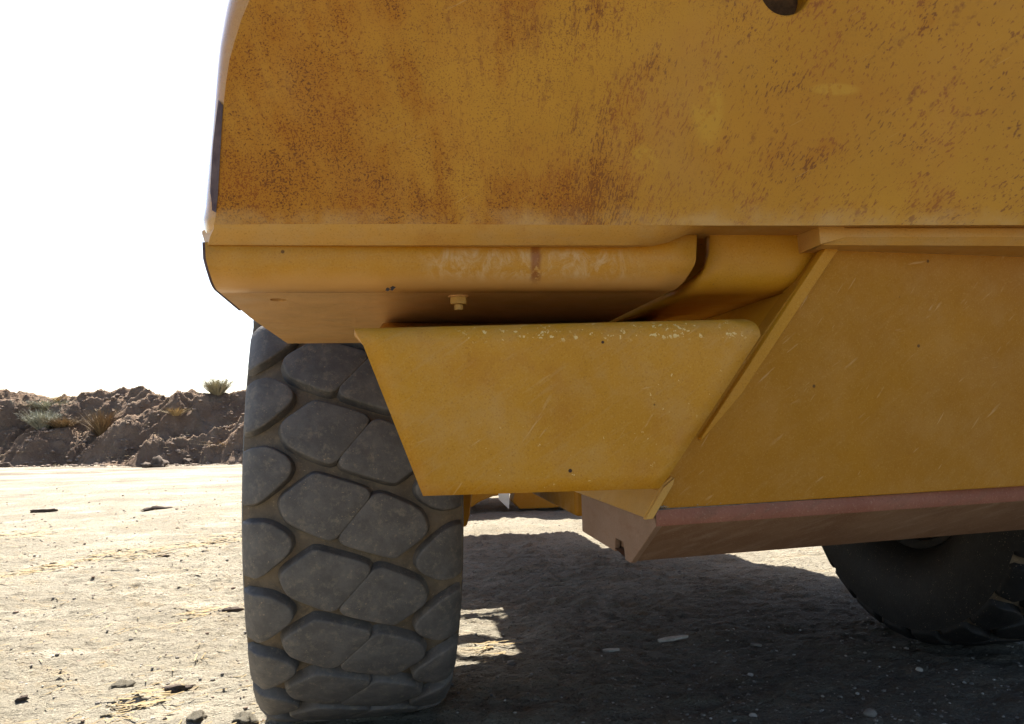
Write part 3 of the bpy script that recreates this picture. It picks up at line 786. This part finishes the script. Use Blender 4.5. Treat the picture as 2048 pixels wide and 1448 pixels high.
rim_prof = [(-0.20, 0.43), (-0.23, 0.41), (-0.215, 0.375), (-0.14, 0.36), (-0.10, 0.25), (-0.06, 0.22), (-0.06, 0.02)]
def rim_mesh():
    seg = 48; pr = rim_prof + [(-a, r) for a, r in reversed(rim_prof)]; n = len(pr)
    v = [Vector((a, -math.cos(2 * math.pi * i / seg) * r, math.sin(2 * math.pi * i / seg) * r)) for i in range(seg) for a, r in pr]
    f = [(i * n + j, i * n + j + 1, ((i + 1) % seg) * n + j + 1, ((i + 1) % seg) * n + j) for i in range(seg) for j in range(n - 1)]
    return v, f
SHADE_BLOCKS = [m.copy() for m in BLOCKS]
for m in SHADE_BLOCKS: m.materials[0] = M_WALL  # far wheel's blocks in darker rubber, its deep shade put into the colour
def wheel(loc, turn, phase, label, blocks):
    t = make('tyre', *tyre_mesh(), M_CARC, P, smooth=40)
    t.data.materials.append(M_WALL)
    for f in t.data.polygons:
        if abs(f.center.x) > 0.316 or math.hypot(f.center.y, f.center.z) < 0.76: f.material_index = 1
    t.location = loc; t.rotation_euler = (0, 0, rad(turn))
    if label: t['label'] = label
    for k in range(NP):
        for me in blocks:
            o = bpy.data.objects.new('tread_block', me)
            link(o, t)
            o.rotation_euler = (-(k + phase) * 2 * math.pi / NP, 0, 0)
    make('rim', *rim_mesh(), M_WALL, t, smooth=35)  # rim also takes the darkened rubber, painting in the shade inside it
    return t
wheel((-0.185, 3.235, TR - 0.022), 3.5, 0.0, 'diamond-tread tyre seen end on', BLOCKS)
wheel((2.66, 3.60, TR - 0.022), 3.5, 0.3, 'dark tyre in deep shade', SHADE_BLOCKS)

# ---- mostly unseen rest of the machine: body, chassis, axle, fillers added for shade
top_z = 1.96
hood_plan = [(-0.26, 1.78), (2.98, 1.78), (2.98, 5.75), (2.62, 7.3), (2.2, 8.3), (0.45, 8.3), (0.40, 7.1), (0.62, 6.5), (0.30, 6.1), (0.52, 5.62), (0.1, 5.35), (-0.26, 5.5)]  # unseen outline, notched to shape the sun patches on the ground
make('engine_hood', *merge(prism([(x, y, 1.78) for x, y in hood_plan], (0, 0, 1.12)), box(0.45, 2.15, 1.62, 2.4, 1.45, 1.78)), M_BLOCKP, P, bevel=0.02)
make('upper_cowl', *prism([(-0.10, 1.30, 1.93), (2.3, 1.30, 1.93), (2.3, 1.80, 2.9), (-0.05, 1.80, 2.9)], (0, 0.3, 0)), M_BLOCKP, P, bevel=0.02)
make('chassis_frame', *merge(box(0.50, 2.05, 2.3, 7.2, 0.78, 1.77)), M_SIDE, P, bevel=0.01)
make('axle', *merge(tube((-0.1, 3.18, 0.86), (2.5, 3.60, 0.86), 0.08, 20)), M_STEEL, P, smooth=40)
make('fender', *loft([[(-0.42 if j == 0 else 0.5, 3.18 - math.cos(a) * 1.0, 0.83 + math.sin(a) * 1.0) for j in range(2)] for a in [rad(40 + 10 * i) for i in range(13)]]), M_BLOCKP, P, solid=0.01, smooth=40)
make('shade_filler', *merge(box(-0.3, 1.5, 6.42, 9.05, 1.5, 1.77), box(-0.3, 0.38, 6.7, 9.05, 1.771, 2.1)), M_SIDE, P, bevel=0.02)  # unseen filler added to shade the ground short of the sunlit strip
make('fender', *loft([[(2.0 if j == 0 else 3.2, 3.60 - math.cos(a) * 1.0, 0.83 + math.sin(a) * 1.0) for j in range(2)] for a in [rad(10 + 10 * i) for i in range(17)]]), M_BLOCKP, P, solid=0.01, smooth=40)  # unseen right fender added to keep the far tyre dark
make('side_tank', *box(2.2, 3.1, 4.75, 5.85, 0.95, 1.77), M_BLOCKP, P, bevel=0.03)
make('shade_box', *box(-1.4, 3.4, 9.62, 12.2, 0.52, 1.05), M_SIDE, P, bevel=0.03)  # unseen box added to shade the far beams
rh = random.Random(7)  # unseen tubes added to break up the edge of a sun patch
for k in range(6):
    a = (rh.uniform(-0.25, 0.1), rh.uniform(5.45, 6.4), rh.uniform(1.55, 1.75)); b = (rh.uniform(0.45, 0.7), a[1] + rh.uniform(-0.4, 0.5), rh.uniform(1.55, 1.75))
    make('shade_tube', *tube(a, b, rh.uniform(0.018, 0.04), 10), M_WALL, P, smooth=40)
# far cross beam with a hose bracket and a white marker plate, low under the machine
bmz = 0.029
fb = [(1.3362,9.4882,0.2595),(2.1273,9.4882,0.2335),(2.1218,9.4882,0.0429),(1.7545,9.4882,0.0323),(1.3914,9.4882,0.0335),(1.3091,9.4882,0.1189)]
make('cross_beam', *prism(fb, (0, 0.35, 0)), M_SIDE, P, bevel=0.01)
fb2 = [(0.7397,9.4882,0.2790),(1.3362,9.4882,0.2595),(1.3355,9.4882,0.2241),(1.0650,9.4882,0.1920),(0.9151,9.4882,0.1384),(0.8191,9.4882,0.0775),(0.7363,9.4882,0.0804)]
make('cross_beam', *prism(fb2, (0, 0.35, 0)), M_SIDE, P, bevel=0.01)
wp = [(1.1017,9.1885,0.2624),(1.2294,9.1885,0.2582),(1.2195,9.1885,0.0704),(1.1059,9.1885,0.1825)]
make('marker_plate', *prism(wp, (0, 0.03, 0)), M_WHITE, P)
hb = [(0.2772,4.0424,0.7138),(0.3503,4.0424,0.7113),(0.3382,4.0424,0.5997),(0.3221,4.0424,0.5457),(0.2818,4.0424,0.5325)]
make('steering_arm', *prism(hb, (0, 0.12, 0)), M_RIM, P, bevel=0.01)

# ------------------------------------------------------------------ loose things on the ground
rng = random.Random(21)
def rock_mesh(seed, sub=2, sx=1, sy=1, sz=0.6, amp=0.22, name='stone'):
    bm = bmesh.new(); bmesh.ops.create_icosphere(bm, subdivisions=sub, radius=1.0)
    from mathutils import noise as mn
    for v in bm.verts:
        d = mn.noise(v.co * 1.4 + Vector((seed * 3.1, seed, 0))) + 0.5 * mn.noise(v.co * 3.2 + Vector((0, seed * 2.7, 5)))
        v.co = v.co * (1 + amp * d); v.co.x *= sx; v.co.y *= sy; v.co.z *= sz
    for f in bm.faces: f.smooth = sub > 1
    me = bpy.data.meshes.new(name); bm.to_mesh(me); bm.free(); return me
def thing_at(name, me, mat, x, y, size, rot, label, cat, group=None, sink=0.3, z=None):
    if not me.materials: me.materials.append(mat)
    o = bpy.data.objects.new(name, me); link(o)
    zz = (gz(x, y) if z is None else z)
    o.location = (x, y, zz + size * (0.5 - sink)); o.scale = (size,) * 3; o.rotation_euler = (0, 0, rot)
    return tag(o, label, cat, group)
# pale wood splinters in the shade
def splinter(L, w, t, seed):
    r = random.Random(seed); n = 9; top = []
    for i in range(n):
        k = i / (n - 1); ww = w * (0.25 + 0.75 * math.sin(math.pi * min(1, 0.1 + k * 0.95)) ** 0.6) * r.uniform(0.75, 1.15)
        top.append((k, ww))
    up = [((k - .5) * L, ww / 2, 0) for k, ww in top]; dn = [((k - .5) * L, -ww / 2, 0) for k, ww in reversed(top)]
    return prism(up + dn, (0, 0, t))
for (x, y, L, w, rot, lab) in (
        (0.770,4.045, 0.155, 0.035, 0.18, 'largest pale wood splinter lying alone in the shade right of the tyre'),
        (0.446,3.917, 0.080, 0.030, -0.1, 'small grey wood chip left of the largest splinter'),
        (1.153,3.949, 0.060, 0.014, -0.9, 'thin brownish splinter right of the largest splinter')):
    o = make('wood_splinter', *splinter(L, w, 0.010, int(L * 1000)), M_WOOD if L > 0.07 else M_STONEG)
    o.location = (x, y, gz(x, y) + 0.006); o.rotation_euler = (0.05, -0.08, rot); tag(o, lab, 'splinter')
# single stones in the shade
for (x, y, s, pale, lab) in (
        (0.992,3.505, 0.013, 1, 'small white pebble straight below the thin splinter'),
        (0.847,2.987, 0.017, 1, 'white pebble near the bottom edge between two grey stones'),
        (1.244,2.914, 0.021, 0, 'brown stone near the bottom edge, largest of those in the shade'),
        (1.479,2.857, 0.016, 1, 'cream pebble at the bottom right below the dark tyre'),
        (1.705,3.482, 0.014, 1, 'cream pebble below the left end of the dark tyre'),
        (0.244,3.772, 0.020, 0, 'grey-brown stone below the small wood chip'),
        (-0.033,3.698, 0.020, 0, 'round dull stone nearest the right side of the treaded tyre')):
    me = rock_mesh(s * 1000 + x, 2, 1.15, 0.95, 0.75)
    thing_at('stone', me, M_STONE if pale else M_STONEG, x, y, s, x * 5, lab, 'stone')
# dark lumps of bark and soil in the sunlit part of the yard
for (x, y, s, ax, lab) in (
        (-6.475,11.026, 0.055, 2.4, 'dark flat lump of bark, farthest left in the sunny yard'),
        (-4.829,10.824, 0.050, 3.0, 'long thin dark bark piece in the sun, halfway to the bank'),
        (-1.730,4.892, 0.026, 2.2, 'dark bark piece in the sun beside the tyre, left of its middle'),
        (-2.971,6.801, 0.022, 2.0, 'small dark chip by the strip of yellow straw'),
        (-1.425,3.416, 0.024, 2.3, 'dark crumbly stick nearest the foot of the tyre in the sun'),
        (-2.016,3.325, 0.017, 1.2, 'round dark clod near the bottom left corner')):
    me = rock_mesh(s * 700 + x, 3, ax, 1.0, 0.55, 0.85, 'bark_piece')
    thing_at('bark_piece', me, M_BARK, x, y, s, 0.25, lab, 'bark piece')
for (x, y, s, lab) in (
        (-1.215,3.096, 0.042, 'lumpy pale clod at the bottom edge left of the tyre foot'),
        (-1.021,3.064, 0.045, 'crumbled clod touching the shade right at the tyre foot'),
        (-1.680,3.446, 0.050, 'flat whitish clod in the lower left of the sunny yard')):
    me = rock_mesh(s * 300 + x, 3, 1.4, 1.0, 0.5, 0.8, 'dirt_clod')
    thing_at('dirt_clod', me, M_GROUND, x, y, s * 0.8, x, lab, 'clod')
# clods rolled down to the foot of the bank
for (x, y, s, lab) in (
        (-10.647,24.028, 0.24, 'biggest dark clod at the foot of the bank'),
        (-10.878,23.845, 0.15, 'dark clod against the left side of the biggest one'),
        (-10.191,25.004, 0.15, 'round dark clod midway between the biggest clod and the tyre'),
        (-9.896,27.194, 0.14, 'dark clod at the foot of the bank beside the tyre'),
        (-15.593,24.591, 0.13, 'dark clod at the foot of the bank by the left picture edge'),
        (-15.677,26.356, 0.16, 'low wide clod at the foot of the bank below the grey bush')):
    me = rock_mesh(s * 90 + x, 3, 1.4, 1.0, 0.8, 0.75, 'dirt_clod')
    thing_at('dirt_clod', me, M_CLODDARK, x, y, s, x, lab, 'clod', sink=0.25)

def scatter(name, count, place, size, mat, seed, sub=1, flat=0.6):
    """uncountable crumbs: one mesh, many small lumps"""
    r = np.random.default_rng(seed)
    base = []
    for k in range(6):
        me = rock_mesh(seed + k * 1.7, sub, 1.2, 1.0, flat, 0.35, 'crumb_shape')
        co = np.array([v.co[:] for v in me.vertices]); fa = np.array([p.vertices[:] for p in me.polygons]); base.append((co, fa)); bpy.data.meshes.remove(me)
    V, F, off = [], [], 0
    for i in range(count):
        x, y, z = place(r); s = size(r, y); co, fa = base[i % 6]; a = r.uniform(0, 6.28)
        c, q = math.cos(a), math.sin(a)
        p = np.stack([co[:, 0] * c - co[:, 1] * q, co[:, 0] * q + co[:, 1] * c, co[:, 2]], -1) * s
        V.append(p + np.array([x, y, z + s * 0.15])); F.append(fa + off); off += len(co)
    V = np.concatenate(V); F = np.concatenate(F)
    me = bpy.data.meshes.new(name); me.from_pydata(V.tolist(), [], F.tolist()); me.materials.append(mat)
    return link(bpy.data.objects.new(name, me))
def near_place(r):
    y = 2.3 + 9 * r.random() ** 1.8; x = r.uniform(-0.75, 0.75) * y
    return x, y, gz(x, y)
tag(scatter('gravel', 9000, near_place, lambda r, y: 0.0018 + 0.0065 * r.random() ** 5 * (1 + .1 * y), M_STONEG, 3), 'loose brown grit over the yard', kind='stuff')
tag(scatter('gravel', 4200, near_place, lambda r, y: 0.0012 + 0.0055 * r.random() ** 6 * (1 + .1 * y), M_STONE, 5), 'scattered pale pebbles over the yard', kind='stuff')
def left_place(r):
    y = 2.6 + 14 * r.random() ** 1.6; x = -y * r.uniform(0.24, 0.72)
    return x, y, gz(x, y)
tag(scatter('dirt_crumbs', 600, left_place, lambda r, y: (0.003 + 0.011 * r.random() ** 5) * (0.8 + .07 * y), M_CLOD, 8), 'dark soil crumbs over the sunny yard', kind='stuff')
def bank_place(r):
    x = r.uniform(-19, -4); y = 24.3 + 4.6 * r.random() ** 1.5
    if bz(x, y) < 0.03 and r.random() < 0.4: y += 1.0
    return x, y, bz(x, y)
tag(scatter('dirt_crumbs', 2600, bank_place, lambda r, y: 0.015 + 0.07 * r.random() ** 5, M_CLOD, 13), 'soil lumps over the bank', kind='stuff')

# ------------------------------------------------------------------ dry plants
def plant_mesh(name, n, h, spread, width, seed, up=1.0, curl=0.3, twigs=0):
    r = random.Random(seed); V, F = [], []
    for i in range(n):
        a = r.uniform(0, 2 * math.pi); rr = spread * r.random() ** 0.6
        d = Vector((math.cos(a) * rr, math.sin(a) * rr, up * r.uniform(0.5, 1.0) * h))
        b = Vector((math.cos(a) * rr * 0.25 * r.random(), math.sin(a) * rr * 0.25 * r.random(), -0.03))
        w = Vector((-math.sin(a + r.uniform(-1, 1)), math.cos(a + r.uniform(-1, 1)), 0)) * width * r.uniform(0.5, 1.1)
        m = b + d * 0.55 + Vector((r.uniform(-1, 1), r.uniform(-1, 1), 0)) * curl * h * 0.2; t = b + d + Vector((d.x, d.y, -abs(d.z) * 0.2)) * curl
        k = len(V); V += [b - w, b + w, m + w * 0.8, m - w * 0.8, t]
        F += [(k, k + 1, k + 2, k + 3), (k + 3, k + 2, k + 4)]
        for j in range(twigs):
            s = r.uniform(0.3, 1.0); p = b.lerp(t, s); q = p + Vector((r.uniform(-1, 1), r.uniform(-1, 1), r.uniform(-0.2, 1))) * h * 0.22
            k = len(V); V += [p - w * .6, p + w * .6, q]; F += [(k, k + 1, k + 2)]
    me = bpy.data.meshes.new(name); me.from_pydata([tuple(p) for p in V], [], F); return me
def bank_hit(px_x, px_z):
    return px_x, px_z
def plant(name, cat, label, X, Y, me, mat, s=1.0):
    me.materials.append(mat); o = bpy.data.objects.new(name, me); link(o)
    o.location = (X, Y, bz(X, Y) - 0.02); o.scale = (s, s, s); return tag(o, label, cat)

plant('tumbleweed', 'weed', 'pale round tumbleweed on top of the bank by the tyre', -10.46, 28.20, plant_mesh('tumbleweed', 420, 0.50, 0.42, 0.012, 3, 0.95, 0.1, 3), M_PALEBUSH, 1.45)
plant('dry_shrub', 'shrub', 'silvery grey shrub on the slope at the left', -15.88, 26.90, plant_mesh('dry_shrub', 420, 0.62, 0.46, 0.014, 5, 0.95, 0.2, 3), M_GREYBUSH, 1.3)
plant('dry_shrub', 'shrub', 'low greenish brown shrub right beside the silvery one', -15.19, 26.90, plant_mesh('dry_shrub', 260, 0.42, 0.55, 0.014, 6, 0.8, 0.2, 3), M_BROWNBUSH, 1.25)
plant('dry_shrub', 'shrub', 'grey-green shrub near the crest above the silvery one', -16.45, 28.20, plant_mesh('dry_shrub', 300, 0.42, 0.75, 0.014, 7, 0.8, 0.2, 3), M_GREYBUSH, 1.3)
plant('dry_weed', 'weed', 'tall fan of brown weed stalks in the middle of the slope', -13.92, 27.00, plant_mesh('dry_weed', 260, 0.85, 0.55, 0.016, 8, 1.0, 0.15, 1), M_BROWNBUSH, 1.25)
plant('grass_tuft', 'grass tuft', 'yellow-green grass tuft leaning on the slope right of the brown weed', -11.24, 26.60, plant_mesh('grass_tuft', 150, 0.38, 0.50, 0.014, 9, 0.9, 0.3), M_STRAW)
plant('grass_tuft', 'grass tuft', 'golden straw heap at the foot of the bank beside the tyre', -9.30, 26.00, plant_mesh('grass_tuft', 260, 0.50, 0.85, 0.012, 10, 0.7, 0.5), M_STRAW)
plant('grass_tuft', 'grass tuft', 'small pale grass tuft below the crest left of the brown weed', -16.27, 28.60, plant_mesh('grass_tuft', 120, 0.34, 0.55, 0.012, 12, 0.9, 0.3), M_STRAW)
# thin straw lying along the old wheel ruts and scattered over the yard
def straw_lines():
    r = random.Random(9); V, F = [], []
    def blade(x, y, z, L, a, w):
        c, s = math.cos(a), math.sin(a); k = len(V)
        V.extend([(x - c * L - s * w, y - s * L + c * w, z), (x - c * L + s * w, y - s * L - c * w, z + .002), (x + c * L + s * w, y + s * L - c * w, z + .006), (x + c * L - s * w, y + s * L + c * w, z + .008)]); F.append((k, k + 1, k + 2, k + 3))
    for (a, b, n, wid) in (((-3.92,5.81), (-3.68,6.67), 120, .20), ((-3.74,6.78), (-3.10,7.08), 130, .24), ((-3.14,7.28), (-2.75,8.20), 150, .30), ((-5.55,8.20), (-4.88,8.31), 150, .4), ((-1.56,3.26), (-1.48,3.28), 36, .08), ((-1.98,4.76), (-1.87,4.93), 36, .10), ((-0.09,3.90), (-0.24,3.91), 24, .12)):
        for i in range(n):
            t = r.random(); x = a[0] + (b[0] - a[0]) * t + r.gauss(0, wid * .4); y = a[1] + (b[1] - a[1]) * t + r.gauss(0, wid)
            blade(x, y, gz(x, y) + 0.004, r.uniform(.02, .09), r.gauss(0.25, 0.35), 0.0016 + 0.0005 * y)
    for i in range(900):
        y = 3 + 16 * r.random() ** 1.5; x = -y * r.uniform(.22, .72)
        blade(x, y, gz(x, y) + 0.003, r.uniform(.01, .05), r.gauss(0.25, 0.7), 0.001 + 0.0004 * y)
    for i in range(700):
        x = r.uniform(-19, -7); y = r.uniform(25.0, 29.0); z = bz(x, y)
        blade(x, y, z + .05, r.uniform(.05, .3), r.uniform(0, 3.14), 0.010)
    return V, F
tag(make('straw', *straw_lines(), M_STRAW), 'thin dry straw over the yard and the bank', kind='stuff')
